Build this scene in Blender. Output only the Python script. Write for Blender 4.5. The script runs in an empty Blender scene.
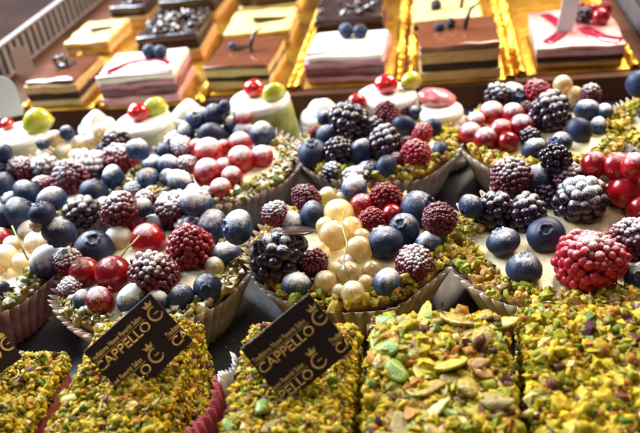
import bpy, bmesh, math, random
import numpy as np
from mathutils import Vector, Matrix, noise as mnoise

# ------------------------------------------------------------------ basics
# All numbers below are centimetres; S turns them into metres.
S = 0.01
rad = math.radians
rng = random.Random(7)
nrng = np.random.default_rng(7)
scene = bpy.context.scene
COL = scene.collection

FPX, CX, CY = 740.0, 320.0, 216.5
CAM_Z = 19.5
CAM_ROT = Matrix.Rotation(rad(90 - 32.5), 3, 'X') @ Matrix.Rotation(rad(-8.0), 3, 'Z')
CAM = Vector((0, 0, CAM_Z))

def ray(px, py):
    return CAM_ROT @ Vector(((px - CX) / FPX, -(py - CY) / FPX, -1.0))

def P(px, py, z):
    """survey a point of the counter: where the sight line meets height z (cm)"""
    d = ray(px, py)
    return CAM + d * ((z - CAM_Z) / d.z)

def depth_of(p):
    return -(CAM_ROT.transposed() @ (p - CAM)).z

_f = ray(430, -270); _f.z = 0; _f.normalize()
FWD = _f.copy()
RGT = Vector((FWD.y, -FWD.x, 0))
YAW = math.atan2(RGT.y, RGT.x)

# ------------------------------------------------------------------ materials
def new_mat(name):
    m = bpy.data.materials.new(name); m.use_nodes = True
    nt = m.node_tree
    b = nt.nodes['Principled BSDF']
    return m, nt, b

def N(nt, t, **kw):
    n = nt.nodes.new(t)
    for k, v in kw.items():
        if hasattr(n, k) and k not in n.inputs: setattr(n, k, v)
        else: n.inputs[k].default_value = v
    return n

def ramp(nt, stops, interp='LINEAR'):
    r = nt.nodes.new('ShaderNodeValToRGB')
    r.color_ramp.interpolation = interp
    el = r.color_ramp.elements
    while len(el) < len(stops): el.new(0.5)
    for e, (p, c) in zip(el, stops):
        e.position = p
        e.color = c if len(c) == 4 else (*c, 1)
    return r

def mathn(nt, op, a, b=None, clamp=False):
    n = nt.nodes.new('ShaderNodeMath'); n.operation = op; n.use_clamp = clamp
    for i, v in enumerate((a, b)):
        if v is None: continue
        if isinstance(v, (int, float)): n.inputs[i].default_value = v
        else: nt.links.new(v, n.inputs[i])
    return n.outputs[0]

def mixc(nt, fac, a, b):
    n = nt.nodes.new('ShaderNodeMix'); n.data_type = 'RGBA'
    for i, v in ((0, fac), (6, a), (7, b)):
        if isinstance(v, (int, float)): n.inputs[i].default_value = v
        elif isinstance(v, tuple): n.inputs[i].default_value = (*v, 1) if len(v) == 3 else v
        else: nt.links.new(v, n.inputs[i])
    return n.outputs[2]

def surf(name, c1, c2=None, scale=200, rough=0.5, bump=0.0, bscale=600, coat=0.0, sss=0.0,
         sss_r=(0.3, 0.15, 0.08), metal=0.0, detail=4):
    """two-tone noisy surface"""
    m, nt, b = new_mat(name)
    tc = N(nt, 'ShaderNodeTexCoord')
    if c2 is None: c2 = tuple(x * 0.8 for x in c1)
    no = N(nt, 'ShaderNodeTexNoise', Scale=scale, Detail=detail)
    nt.links.new(tc.outputs['Object'], no.inputs['Vector'])
    r = ramp(nt, [(0.35, c1), (0.65, c2)])
    nt.links.new(no.outputs['Fac'], r.inputs[0])
    nt.links.new(r.outputs[0], b.inputs['Base Color'])
    b.inputs['Roughness'].default_value = rough
    b.inputs['Metallic'].default_value = metal
    b.inputs['Coat Weight'].default_value = coat
    b.inputs['Coat Roughness'].default_value = 0.12
    if sss:
        b.inputs['Subsurface Weight'].default_value = sss
        b.inputs['Subsurface Radius'].default_value = sss_r
        b.inputs['Subsurface Scale'].default_value = 0.01
    if bump:
        n2 = N(nt, 'ShaderNodeTexNoise', Scale=bscale, Detail=3.0)
        nt.links.new(tc.outputs['Object'], n2.inputs['Vector'])
        bp = N(nt, 'ShaderNodeBump', Strength=bump, Distance=0.001)
        nt.links.new(n2.outputs['Fac'], bp.inputs['Height'])
        nt.links.new(bp.outputs[0], b.inputs['Normal'])
    return m

def berry_mat(name, c1, c2, dust, rough=0.35, coat=0.0, sss=0.0, bloom=None, stripes=None, sssr=(0.6, 0.1, 0.05),
              dustcol=(0.90, 0.90, 0.92), trans=0.0):
    """fruit skin + icing sugar that settled on the upward faces in grains and drifts"""
    m, nt, b = new_mat(name)
    tc = N(nt, 'ShaderNodeTexCoord'); oi = N(nt, 'ShaderNodeObjectInfo')
    seed = mathn(nt, 'MULTIPLY', oi.outputs['Random'], 40.0)
    def n4(scale, detail=3.0, rough_=0.5):
        n = N(nt, 'ShaderNodeTexNoise', noise_dimensions='4D', Scale=scale, Detail=detail, Roughness=rough_)
        nt.links.new(tc.outputs['Object'], n.inputs['Vector']); nt.links.new(seed, n.inputs['W'])
        return n.outputs['Fac']
    r = ramp(nt, [(0.3, c1), (0.7, c2)])
    nt.links.new(n4(180), r.inputs[0])
    col = r.outputs[0]
    # ripeness differs from berry to berry
    hv = N(nt, 'ShaderNodeHueSaturation')
    nt.links.new(mathn(nt, 'ADD', mathn(nt, 'MULTIPLY', oi.outputs['Random'], 0.7), 0.65), hv.inputs['Value'])
    nt.links.new(col, hv.inputs['Color']); col = hv.outputs[0]
    if stripes:
        w = N(nt, 'ShaderNodeTexGradient', gradient_type='RADIAL')
        nt.links.new(tc.outputs['Object'], w.inputs['Vector'])
        s = mathn(nt, 'SINE', mathn(nt, 'MULTIPLY', w.outputs['Fac'], 2 * math.pi * 10))
        s = mathn(nt, 'GREATER_THAN', s, 0.93)
        col = mixc(nt, mathn(nt, 'MULTIPLY', s, 0.12), col, stripes)
    roughv = rough
    if bloom:
        rb = ramp(nt, [(0.38, (0, 0, 0)), (0.72, (1, 1, 1))])
        nt.links.new(n4(260, 5.0, 0.65), rb.inputs[0])
        col = mixc(nt, mathn(nt, 'MULTIPLY', rb.outputs[0], bloom[3]), col, bloom[:3])
    geo = N(nt, 'ShaderNodeNewGeometry')
    sx = N(nt, 'ShaderNodeSeparateXYZ'); nt.links.new(geo.outputs['Normal'], sx.inputs[0])
    vt = N(nt, 'ShaderNodeVectorTransform', vector_type='VECTOR', convert_from='OBJECT', convert_to='WORLD'); nt.links.new(tc.outputs['Object'], vt.inputs[0])
    vn = N(nt, 'ShaderNodeVectorMath', operation='NORMALIZE'); nt.links.new(vt.outputs[0], vn.inputs[0])
    sp = N(nt, 'ShaderNodeSeparateXYZ'); nt.links.new(vn.outputs[0], sp.inputs[0])
    zz = mathn(nt, 'ADD', mathn(nt, 'MULTIPLY', sx.outputs['Z'], 0.45), mathn(nt, 'MULTIPLY', sp.outputs['Z'], 0.55))
    up = N(nt, 'ShaderNodeMapRange', **{'From Min': -0.1, 'From Max': 0.95}); nt.links.new(zz, up.inputs[0])
    big = n4(300, 3.0, 0.6); fine = n4(1900, 3.0, 0.75)
    amt = mathn(nt, 'ADD', mathn(nt, 'MULTIPLY', big, 0.75), mathn(nt, 'MULTIPLY', fine, 1.25))
    amt = mathn(nt, 'ADD', amt, mathn(nt, 'MULTIPLY', up.outputs[0], 0.85))
    var = mathn(nt, 'MULTIPLY', mathn(nt, 'SUBTRACT', oi.outputs['Random'], 0.5), 0.25)
    amt = mathn(nt, 'ADD', amt, var)
    th = 2.07 - dust * 0.78
    mr = N(nt, 'ShaderNodeMapRange', **{'From Min': th, 'From Max': th + 0.36}); nt.links.new(amt, mr.inputs[0])
    f = mathn(nt, 'MULTIPLY', mr.outputs[0], 0.86)
    col = mixc(nt, f, col, dustcol)
    nt.links.new(col, b.inputs['Base Color'])
    nt.links.new(mathn(nt, 'ADD', mathn(nt, 'MULTIPLY', f, 0.5), roughv, clamp=True), b.inputs['Roughness'])
    b.inputs['Specular IOR Level'].default_value = 0.35
    if coat:
        nt.links.new(mathn(nt, 'MULTIPLY', mathn(nt, 'SUBTRACT', 1.0, f), coat), b.inputs['Coat Weight'])
        b.inputs['Coat Roughness'].default_value = 0.1
    if sss:
        b.inputs['Subsurface Weight'].default_value = sss
        b.inputs['Subsurface Radius'].default_value = sssr
        b.inputs['Subsurface Scale'].default_value = 0.008
    if trans:
        nt.links.new(mathn(nt, 'MULTIPLY', mathn(nt, 'SUBTRACT', 1.0, f), trans), b.inputs['Transmission Weight'])
    bp = N(nt, 'ShaderNodeBump', Strength=0.35, Distance=0.0004)
    nt.links.new(mathn(nt, 'ADD', f, mathn(nt, 'MULTIPLY', fine, 0.3)), bp.inputs['Height'])
    nt.links.new(bp.outputs[0], b.inputs['Normal'])
    return m

def nut_mat(name, stops, sugar=0.0):
    """chopped nuts: every chip has its own tone"""
    m, nt, b = new_mat(name)
    geo = N(nt, 'ShaderNodeNewGeometry'); tc = N(nt, 'ShaderNodeTexCoord')
    r = ramp(nt, stops, 'CONSTANT'); nt.links.new(geo.outputs['Random Per Island'], r.inputs[0])
    no = N(nt, 'ShaderNodeTexNoise', Scale=700.0, Detail=4.0); nt.links.new(tc.outputs['Object'], no.inputs['Vector'])
    r2 = ramp(nt, [(0.38, (0.40, 0.26, 0.14)), (0.58, (1, 1, 1))]); nt.links.new(no.outputs['Fac'], r2.inputs[0])
    mx = N(nt, 'ShaderNodeMix', data_type='RGBA', blend_type='MULTIPLY'); mx.inputs[0].default_value = 0.75
    nt.links.new(r.outputs[0], mx.inputs[6]); nt.links.new(r2.outputs[0], mx.inputs[7])
    col = mx.outputs[2]
    if sugar:
        sx = N(nt, 'ShaderNodeSeparateXYZ'); nt.links.new(geo.outputs['Normal'], sx.inputs[0])
        n3 = N(nt, 'ShaderNodeTexNoise', Scale=420.0, Detail=5.0); nt.links.new(tc.outputs['Object'], n3.inputs['Vector'])
        a = mathn(nt, 'ADD', n3.outputs['Fac'], mathn(nt, 'MULTIPLY', sx.outputs['Z'], 0.3))
        mr = N(nt, 'ShaderNodeMapRange', **{'From Min': 1.0 - sugar * 0.5, 'From Max': 1.15 - sugar * 0.5}); nt.links.new(a, mr.inputs[0])
        col = mixc(nt, mathn(nt, 'MULTIPLY', mr.outputs[0], 0.85), col, (0.84, 0.84, 0.82))
    nt.links.new(col, b.inputs['Base Color'])
    b.inputs['Roughness'].default_value = 0.5
    b.inputs['Specular IOR Level'].default_value = 0.22
    b.inputs['Subsurface Weight'].default_value = 0.15
    b.inputs['Subsurface Radius'].default_value = (0.4, 0.3, 0.05)
    b.inputs['Subsurface Scale'].default_value = 0.003
    return m

M = {}
NUT = [(0, (0.56, 0.41, 0.011)), (0.22, (0.43, 0.35, 0.009)), (0.42, (0.28, 0.28, 0.010)), (0.57, (0.62, 0.42, 0.026)),
       (0.67, (0.14, 0.20, 0.012)), (0.76, (0.38, 0.16, 0.010)), (0.87, (0.11, 0.035, 0.014)), (0.93, (0.10, 0.022, 0.045)), (0.96, (0.70, 0.58, 0.22))]
M['nuts'] = nut_mat('chopped_pistachio', NUT)
M['rim_nuts'] = nut_mat('rim_pistachio', [(0, (0.56, 0.47, 0.04)), (0.3, (0.28, 0.34, 0.03)), (0.52, (0.62, 0.46, 0.08)), (0.74, (0.16, 0.10, 0.02)), (0.82, (0.42, 0.22, 0.04))], 0.3)
M['rim_nuts_sugar'] = nut_mat('rim_pistachio_sugared', [(0, (0.46, 0.43, 0.07)), (0.3, (0.2, 0.28, 0.06)), (0.54, (0.5, 0.40, 0.1)), (0.76, (0.12, 0.08, 0.03)), (0.86, (0.32, 0.2, 0.06))], 0.6)
M['paste'] = surf('pistachio_paste', (0.22, 0.17, 0.02), (0.11, 0.07, 0.015), 300, 0.6, 0.6, 900)
M['cream'] = surf('custard_cream', (0.86, 0.78, 0.52), (0.84, 0.70, 0.36), 90, 0.35, 0.35, 260, coat=0.25, sss=0.3, sss_r=(0.5, 0.4, 0.2))
M['cream_sugar'] = surf('custard_cream_sugared', (0.86, 0.84, 0.72), (0.84, 0.76, 0.5), 120, 0.55, 0.5, 900, sss=0.3, sss_r=(0.5, 0.4, 0.2))
M['crust'] = surf('shortcrust', (0.46, 0.26, 0.08), (0.26, 0.12, 0.035), 250, 0.65, 0.7, 900)
M['icing'] = surf('white_icing', (0.86, 0.85, 0.78), (0.82, 0.80, 0.70), 100, 0.25, 0.2, 250, coat=0.4, sss=0.2)
M['marzipan'] = surf('green_marzipan', (0.17, 0.20, 0.04), (0.40, 0.38, 0.14), 130, 0.45, 0.5, 400, coat=0.2)
M['marzipan_pale'] = surf('pale_marzipan', (0.40, 0.44, 0.24), (0.70, 0.66, 0.50), 120, 0.45, 0.5, 400)
M['candied_cherry'] = surf('candied_cherry', (0.62, 0.012, 0.012), (0.45, 0.006, 0.008), 200, 0.12, 0.1, 300, coat=1.0, sss=0.35, sss_r=(0.6, 0.05, 0.03))
M['candied_fruit'] = surf('candied_citron', (0.46, 0.52, 0.03), (0.60, 0.55, 0.05), 200, 0.2, 0.2, 300, coat=0.8, sss=0.3, sss_r=(0.4, 0.4, 0.05))
M['pink_glaze'] = surf('pink_glaze', (0.60, 0.05, 0.07), (0.78, 0.42, 0.42), 110, 0.2, 0.2, 300, coat=0.6, sss=0.2)
M['white_lace'] = surf('white_paper', (0.82, 0.80, 0.79), (0.75, 0.72, 0.72), 150, 0.7, 0.2, 500)
M['raspberry_jelly'] = surf('raspberry_side', (0.40, 0.045, 0.09), (0.25, 0.02, 0.05), 180, 0.3, 0.4, 400, coat=0.4, sss=0.2)
M['choc'] = surf('dark_chocolate', (0.030, 0.012, 0.008), (0.022, 0.009, 0.007), 120, 0.38, 0.08, 400, coat=0.15)
M['choc_curl'] = surf('chocolate_curl', (0.035, 0.014, 0.008), (0.02, 0.008, 0.006), 150, 0.3, 0.2, 500, coat=0.3)
M['choc_glaze'] = surf('milk_chocolate_glaze', (0.17, 0.055, 0.023), (0.13, 0.04, 0.017), 60, 0.12, 0.05, 200, coat=0.8)
M['choc_glaze_dark'] = surf('dark_glaze', (0.028, 0.015, 0.014), (0.05, 0.025, 0.02), 90, 0.25, 0.4, 250, coat=0.6)
M['mousse_tan'] = surf('coffee_mousse', (0.52, 0.32, 0.12), (0.44, 0.25, 0.09), 150, 0.6, 0.4, 700)
M['mousse_beige'] = surf('vanilla_mousse', (0.62, 0.48, 0.22), (0.52, 0.38, 0.15), 150, 0.6, 0.4, 700)
M['sponge_dark'] = surf('cocoa_sponge', (0.045, 0.016, 0.010), (0.025, 0.009, 0.007), 400, 0.85, 0.8, 1200)
M['berry_layer'] = surf('berry_layer', (0.15, 0.018, 0.04), (0.09, 0.010, 0.03), 200, 0.35, 0.3, 500, coat=0.3)
M['pink_mousse'] = surf('pink_mousse', (0.62, 0.34, 0.36), (0.54, 0.25, 0.28), 150, 0.5, 0.4, 600)
M['white_mousse'] = surf('white_mousse', (0.84, 0.79, 0.72), (0.78, 0.70, 0.62), 90, 0.3, 0.1, 300, coat=0.3)
M['blush_glaze'] = surf('blush_glaze', (0.80, 0.60, 0.55), (0.62, 0.17, 0.16), 40, 0.2, 0.1, 300, coat=0.5)
M['mauve_mousse'] = surf('mauve_mousse', (0.50, 0.24, 0.30), (0.40, 0.16, 0.22), 150, 0.5, 0.4, 600)
M['yellow_cream'] = surf('yellow_cream', (0.70, 0.57, 0.22), (0.60, 0.44, 0.14), 140, 0.4, 0.4, 500, coat=0.3)
M['red_sauce'] = surf('red_sauce', (0.30, 0.01, 0.035), (0.22, 0.006, 0.025), 150, 0.12, 0.05, 300, coat=1.0)
M['gold'] = surf('gold_foil', (0.70, 0.40, 0.055), (0.50, 0.24, 0.03), 120, 0.36, 0.5, 200, metal=1.0)
M['gold_print'] = surf('gold_print', (0.86, 0.56, 0.17), (0.74, 0.44, 0.11), 500, 0.4, 0.1, 800)
M['calyx'] = surf('berry_calyx', (0.05, 0.03, 0.015), (0.10, 0.06, 0.02), 400, 0.8)
M['stem'] = surf('stem', (0.34, 0.36, 0.10), (0.28, 0.22, 0.06), 200, 0.5)
M['tray'] = surf('steel_tray', (0.07, 0.072, 0.085), (0.045, 0.046, 0.055), 60, 0.35, 0.1, 300)
M['shelf'] = surf('brown_shelf', (0.10, 0.038, 0.018), (0.055, 0.022, 0.012), 30, 0.7, 0.1, 200, coat=0.0)  # shelf brown, darkened in its colour so the ledge reads as a shadow gap
M['wood'] = surf('wood_counter', (0.050, 0.020, 0.011), (0.016, 0.007, 0.005), 14, 0.9, 0.2, 120)
for k_ in ('wood', 'shelf'):
    M[k_].node_tree.nodes['Principled BSDF'].inputs['Specular IOR Level'].default_value = 0.1
M['floor'] = surf('dark_floor', (0.020, 0.011, 0.020), (0.012, 0.007, 0.013), 10, 0.9)
M['floor'].node_tree.nodes['Principled BSDF'].inputs['Specular IOR Level'].default_value = 0.1
M['white_plastic'] = surf('white_plastic', (0.26, 0.22, 0.22), (0.19, 0.16, 0.17), 60, 0.6)
M['black_plastic'] = surf('black_plastic', (0.008, 0.008, 0.009), (0.012, 0.012, 0.013), 60, 0.95)
M['blue_trim'] = surf('blue_trim', (0.10, 0.22, 0.42), (0.08, 0.18, 0.34), 60, 0.3)
M['card'] = surf('white_card', (0.80, 0.78, 0.80), (0.75, 0.73, 0.76), 60, 0.5)
M['card_grey'] = surf('grey_card', (0.40, 0.30, 0.27), (0.34, 0.26, 0.24), 60, 0.4)

for k_ in ('cream', 'cream_sugar'):
    nt_ = M[k_].node_tree; b_ = nt_.nodes['Principled BSDF']; src_ = b_.inputs['Base Color'].links[0].from_socket
    tc_ = N(nt_, 'ShaderNodeTexCoord'); no_ = N(nt_, 'ShaderNodeTexNoise', Scale=75.0, Detail=6.0, Distortion=1.2); nt_.links.new(tc_.outputs['Object'], no_.inputs['Vector'])
    r_ = ramp(nt_, [(0.57, (0, 0, 0)), (0.72, (1, 1, 1))]); nt_.links.new(no_.outputs['Fac'], r_.inputs[0])
    nt_.links.new(mixc(nt_, mathn(nt_, 'MULTIPLY', r_.outputs[0], 0.7), src_, (0.72, 0.30, 0.22)), b_.inputs['Base Color'])
# paper baking cups: greaseproof paper, a little light comes through
def paper_mat(name, c1, c2):
    m, nt, b = new_mat(name)
    tc = N(nt, 'ShaderNodeTexCoord'); no = N(nt, 'ShaderNodeTexNoise', Scale=140.0, Detail=5.0)
    nt.links.new(tc.outputs['Object'], no.inputs['Vector'])
    r = ramp(nt, [(0.35, c1), (0.68, c2)]); nt.links.new(no.outputs['Fac'], r.inputs[0])
    nt.links.new(r.outputs[0], b.inputs['Base Color']); b.inputs['Roughness'].default_value = 0.45
    tr = N(nt, 'ShaderNodeBsdfTranslucent'); nt.links.new(r.outputs[0], tr.inputs['Color'])
    mx = N(nt, 'ShaderNodeMixShader'); mx.inputs[0].default_value = 0.3
    nt.links.new(b.outputs[0], mx.inputs[1]); nt.links.new(tr.outputs[0], mx.inputs[2])
    nt.links.new(mx.outputs[0], nt.nodes['Material Output'].inputs['Surface'])
    return m
M['paper'] = paper_mat('baking_paper', (0.66, 0.58, 0.53), (0.40, 0.29, 0.23))
M['paper_light'] = paper_mat('light_baking_paper', (0.80, 0.75, 0.70), (0.62, 0.52, 0.44))
M['pink_paper'] = paper_mat('pink_paper', (0.62, 0.16, 0.22), (0.5, 0.08, 0.14))

_bm = {}
def fruit_mat(kind, dust):
    key = (kind, dust)
    if key in _bm: return _bm[key]
    n = '%s_skin_%s' % ({'B': 'blueberry', 'K': 'blackberry', 'R': 'raspberry', 'D': 'dark_raspberry', 'C': 'redcurrant', 'W': 'whitecurrant'}[kind],
                        {0: 'bare', 1: 'light', 2: 'dusted', 3: 'sugared'}[dust])
    d = {0: 0.12, 1: 0.42, 2: 0.76, 3: 1.0}[dust]
    if kind == 'B': m = berry_mat(n, (0.007, 0.009, 0.024), (0.013, 0.020, 0.055), d, 0.5, 0.0, 0, (0.045, 0.13, 0.36, 0.65 if dust > 1 else 0.22))
    if kind == 'K': m = berry_mat(n, (0.010, 0.005, 0.013), (0.034, 0.009, 0.024), d, 0.24, 0.35)
    if kind == 'R': m = berry_mat(n, (0.36, 0.010, 0.022), (0.20, 0.005, 0.016), d, 0.4, 0.06, 0.3)
    if kind == 'D': m = berry_mat(n, (0.17, 0.008, 0.026), (0.08, 0.006, 0.018), d, 0.42, 0.1, 0.3)
    if kind == 'C': m = berry_mat(n, (0.46, 0.006, 0.011), (0.30, 0.003, 0.008), d, 0.2, 0.35, 0.5, None, (0.7, 0.06, 0.04), trans=0.3)
    if kind == 'W': m = berry_mat(n, (0.92, 0.76, 0.42), (0.86, 0.58, 0.22), d, 0.14, 0.5, 0.4, None, (0.85, 0.7, 0.45), (0.8, 0.5, 0.2), trans=0.6)
    _bm[key] = m
    return m

# ------------------------------------------------------------------ objects
def link(name, me, parent=None, loc=(0, 0, 0), rot=None, scale=1.0):
    o = bpy.data.objects.new(name, me); COL.objects.link(o)
    if parent is not None: o.parent = parent
    o.location = Vector(loc) * S
    if rot is not None:
        o.rotation_mode = 'QUATERNION' if hasattr(rot, 'w') else 'XYZ'
        if hasattr(rot, 'w'): o.rotation_quaternion = rot
        else: o.rotation_euler = rot
    o.scale = (scale,) * 3 if isinstance(scale, (int, float)) else scale
    return o

def mesh_of(name, bm, mats, smooth=True):
    bmesh.ops.scale(bm, vec=(S, S, S), verts=bm.verts)
    bmesh.ops.recalc_face_normals(bm, faces=bm.faces)
    me = bpy.data.meshes.new(name); bm.to_mesh(me); bm.free()
    for m in (mats if isinstance(mats, (list, tuple)) else [mats]): me.materials.append(m)
    if smooth: me.polygons.foreach_set('use_smooth', [True] * len(me.polygons))
    return me

def thing(name, label, cat, loc, rotz=0.0, group=None):
    o = bpy.data.objects.new(name, None); COL.objects.link(o)
    o.empty_display_size = 0.01
    o.location = Vector(loc) * S; o.rotation_euler = (0, 0, rotz)
    o['label'] = label; o['category'] = cat
    if group: o['group'] = group
    return o

def lathe(bm, prof, seg=48, fn=None, mat=0, close_top=True, close_bot=True):
    rings = []
    for i, (r, z) in enumerate(prof):
        ring = []
        for k in range(seg):
            a = 2 * math.pi * k / seg
            rr, zz = (r, z) if fn is None else fn(r, z, a, i)
            ring.append(bm.verts.new((rr * math.cos(a), rr * math.sin(a), zz)))
        rings.append(ring)
    fs = []
    for A, B in zip(rings, rings[1:]):
        for k in range(seg):
            fs.append(bm.faces.new((A[k], A[(k + 1) % seg], B[(k + 1) % seg], B[k])))
    if close_bot: fs.append(bm.faces.new(rings[0][::-1]))
    if close_top: fs.append(bm.faces.new(rings[-1]))
    for f in fs: f.material_index = mat
    return rings

def tube(bm, pts, r, seg=8, flat=1.0, mat=0):
    pts = [Vector(p) for p in pts]; rings = []
    for i, p in enumerate(pts):
        t = (pts[min(i + 1, len(pts) - 1)] - pts[max(i - 1, 0)]).normalized()
        a = Vector((0, 0, 1)); x = t.cross(a)
        if x.length < 1e-3: x = Vector((1, 0, 0))
        x.normalize(); y = x.cross(t).normalized()
        rr = r[i] if isinstance(r, (list, tuple)) else r
        rings.append([bm.verts.new(p + x * rr * math.cos(2 * math.pi * k / seg) + y * rr * flat * math.sin(2 * math.pi * k / seg)) for k in range(seg)])
    for A, B in zip(rings, rings[1:]):
        for k in range(seg):
            bm.faces.new((A[k], A[(k + 1) % seg], B[(k + 1) % seg], B[k])).material_index = mat
    bm.faces.new(rings[0][::-1]); bm.faces.new(rings[-1])

def box(bm, x0, x1, y0, y1, z0, z1, bev=0.0, cuts=0, jit=0.0, seed=0, mat=0):
    g = bmesh.ops.create_cube(bm, size=1.0)
    vs = g['verts']
    for v in vs:
        v.co = Vector((x0 + (v.co.x + .5) * (x1 - x0), y0 + (v.co.y + .5) * (y1 - y0), z0 + (v.co.z + .5) * (z1 - z0)))
    es = list({e for v in vs for e in v.link_edges}); fs = {f for v in vs for f in v.link_faces}
    for f in fs: f.material_index = mat
    if bev:
        r = bmesh.ops.bevel(bm, geom=es, offset=bev, segments=3, profile=0.5, affect='EDGES')
        vs = list({v for f in r['faces'] for v in f.verts} | {v for v in vs if v.is_valid})
    if cuts:
        es = list({e for v in vs for e in v.link_edges if e.calc_length() > 0.6})
        r = bmesh.ops.subdivide_edges(bm, edges=es, cuts=cuts, use_grid_fill=True)
        vs = list({v for v in vs} | {g for g in r['geom_inner'] if isinstance(g, bmesh.types.BMVert)})
    if jit:
        for v in vs:
            if v.is_valid:
                v.co += Vector(mnoise.noise_vector(v.co * 1.3 + Vector((seed * 7.1, seed, 3)))) * jit

def ico(sub):
    bm = bmesh.new(); bmesh.ops.create_icosphere(bm, subdivisions=sub, radius=1.0)
    v = np.array([x.co[:] for x in bm.verts]); f = np.array([[y.index for y in x.verts] for x in bm.faces]); bm.free()
    return v, f
ICO1, ICO2 = ico(1), ico(2)

def rot_rand(n):
    q = nrng.normal(size=(n, 4)); q /= np.linalg.norm(q, axis=1)[:, None]
    w, x, y, z = q.T
    return np.stack([np.stack([1 - 2 * (y*y + z*z), 2 * (x*y - z*w), 2 * (x*z + y*w)], -1),
                     np.stack([2 * (x*y + z*w), 1 - 2 * (x*x + z*z), 2 * (y*z - x*w)], -1),
                     np.stack([2 * (x*z - y*w), 2 * (y*z + x*w), 1 - 2 * (x*x + y*y)], -1)], 1)

def chips_mesh(name, centres, sizes, mat, stretch=(0.42, 1.55), base=ICO1, rough=0.30, smooth=True, mats=None, mi=None):
    """many small irregular chips in one mesh (one surface pattern)"""
    c = np.asarray(centres, float); n = len(c)
    bv, bf = base
    u = bv / np.linalg.norm(bv, axis=1)[:, None]
    pl = nrng.normal(size=(n, 6, 3)); pl /= np.linalg.norm(pl, axis=2)[:, :, None]     # knife cuts
    dd = nrng.uniform(.42, .85, (n, 6, 1)) / np.maximum(np.einsum('nkj,vj->nkv', pl, u), .05)
    rad_ = np.minimum(1.0, dd.min(axis=1))
    v = u[None] * (rad_ * (1 + nrng.uniform(-rough, rough, (n, len(bv))) * .35))[:, :, None]
    v = v * nrng.uniform(stretch[0], stretch[1], (n, 1, 3)) * (1.22 * np.asarray(sizes))[:, None, None]
    v = np.einsum('nij,nkj->nki', rot_rand(n), v) + c[:, None, :]
    v = (v * S).reshape(-1, 3)
    f = (bf[None] + (np.arange(n) * len(bv))[:, None, None]).reshape(-1, 3)
    me = bpy.data.meshes.new(name)
    me.vertices.add(len(v)); me.vertices.foreach_set('co', v.ravel().astype(np.float32))
    me.loops.add(f.size); me.loops.foreach_set('vertex_index', f.ravel().astype(np.int32))
    me.polygons.add(len(f)); me.polygons.foreach_set('loop_start', (np.arange(len(f)) * 3).astype(np.int32))
    me.update(calc_edges=True)
    for m in (mats or [mat]): me.materials.append(m)
    if mi is not None: me.polygons.foreach_set('material_index', np.repeat(np.asarray(mi, np.int32), len(bf)))
    me.polygons.foreach_set('use_smooth', np.repeat(nrng.random(n) < (.4 if smooth else 0), len(bf)))
    return me

# ------------------------------------------------------------------ fruit
_fm = {}
def blueberry_bm(var=0):
    bm = bmesh.new()
    th = [math.pi] + [math.pi * (1 - i / 16) for i in range(1, 13)] + [0.62, 0.5, 0.42, 0.355, 0.31, 0.27, 0.24, 0.205, 0.15, 0.07]
    prof = [(max(0.02, math.sin(t)) , t) for t in th]
    def fn(r, t, a, i):
        R = 1.0; zf = 0.9
        star = 0.5 + 0.5 * math.cos(5 * a)
        if 0.26 < t < 0.36: R += 0.015 + 0.09 * star
        elif 0.21 < t <= 0.26: R += 0.02 * star - .02
        elif t <= 0.21: R -= 0.12
        elif 0.36 <= t < 0.5: R -= 0.01
        return max(0.015, R * math.sin(t)), R * zf * math.cos(t)
    lathe(bm, prof, 30, fn)
    for v in bm.verts: v.co *= 1 + .07 * mnoise.noise(v.co * 1.1 + Vector((var * 9.1, 2, 0))) + .02 * mnoise.noise(v.co * 3.5 + Vector((var * 5, 0, 0)))
    for f in bm.faces:
        c = f.calc_center_median()
        if c.z > 0.6 and math.hypot(c.x, c.y) < 0.19: f.material_index = 1
    return bm

def agg_bm(n, rd, a, c, taper, seed):
    r = random.Random(seed); bm = bmesh.new()
    bmesh.ops.create_uvsphere(bm, u_segments=16, v_segments=10, radius=0.9)
    for v in bm.verts: v.co = Vector((v.co.x * a * (1 - taper * v.co.z), v.co.y * a * (1 - taper * v.co.z), v.co.z * c))
    ga = math.pi * (3 - 5 ** .5)
    for i in range(n):
        z = 1 - 2 * (i + .5) / n; rr = math.sqrt(1 - z * z); ph = ga * i + r.uniform(-.13, .13)
        p = Vector((a * rr * math.cos(ph) * (1 - taper * z), a * rr * math.sin(ph) * (1 - taper * z), c * z)) * r.uniform(0.90, 1.05)
        q = rd * r.uniform(0.85, 1.16) * (1 - 0.25 * max(0, z) * (taper > .1))
        g = bmesh.ops.create_icosphere(bm, subdivisions=2, radius=q)
        rt = Matrix.Rotation(r.uniform(0, 6), 3, 'X')
        for v in g['verts']: v.co = rt @ v.co + p
    return bm

def currant_bm():
    bm = bmesh.new(); bmesh.ops.create_uvsphere(bm, u_segments=28, v_segments=18, radius=1.0)
    for i in range(6):
        a = i * 1.05
        tube(bm, [(0, 0, .95), (0.05 * math.cos(a), .05 * math.sin(a), 1.1), (0.13 * math.cos(a), .13 * math.sin(a), 1.24)], [.05, .035, .012], 5, mat=1)
    return bm

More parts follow.
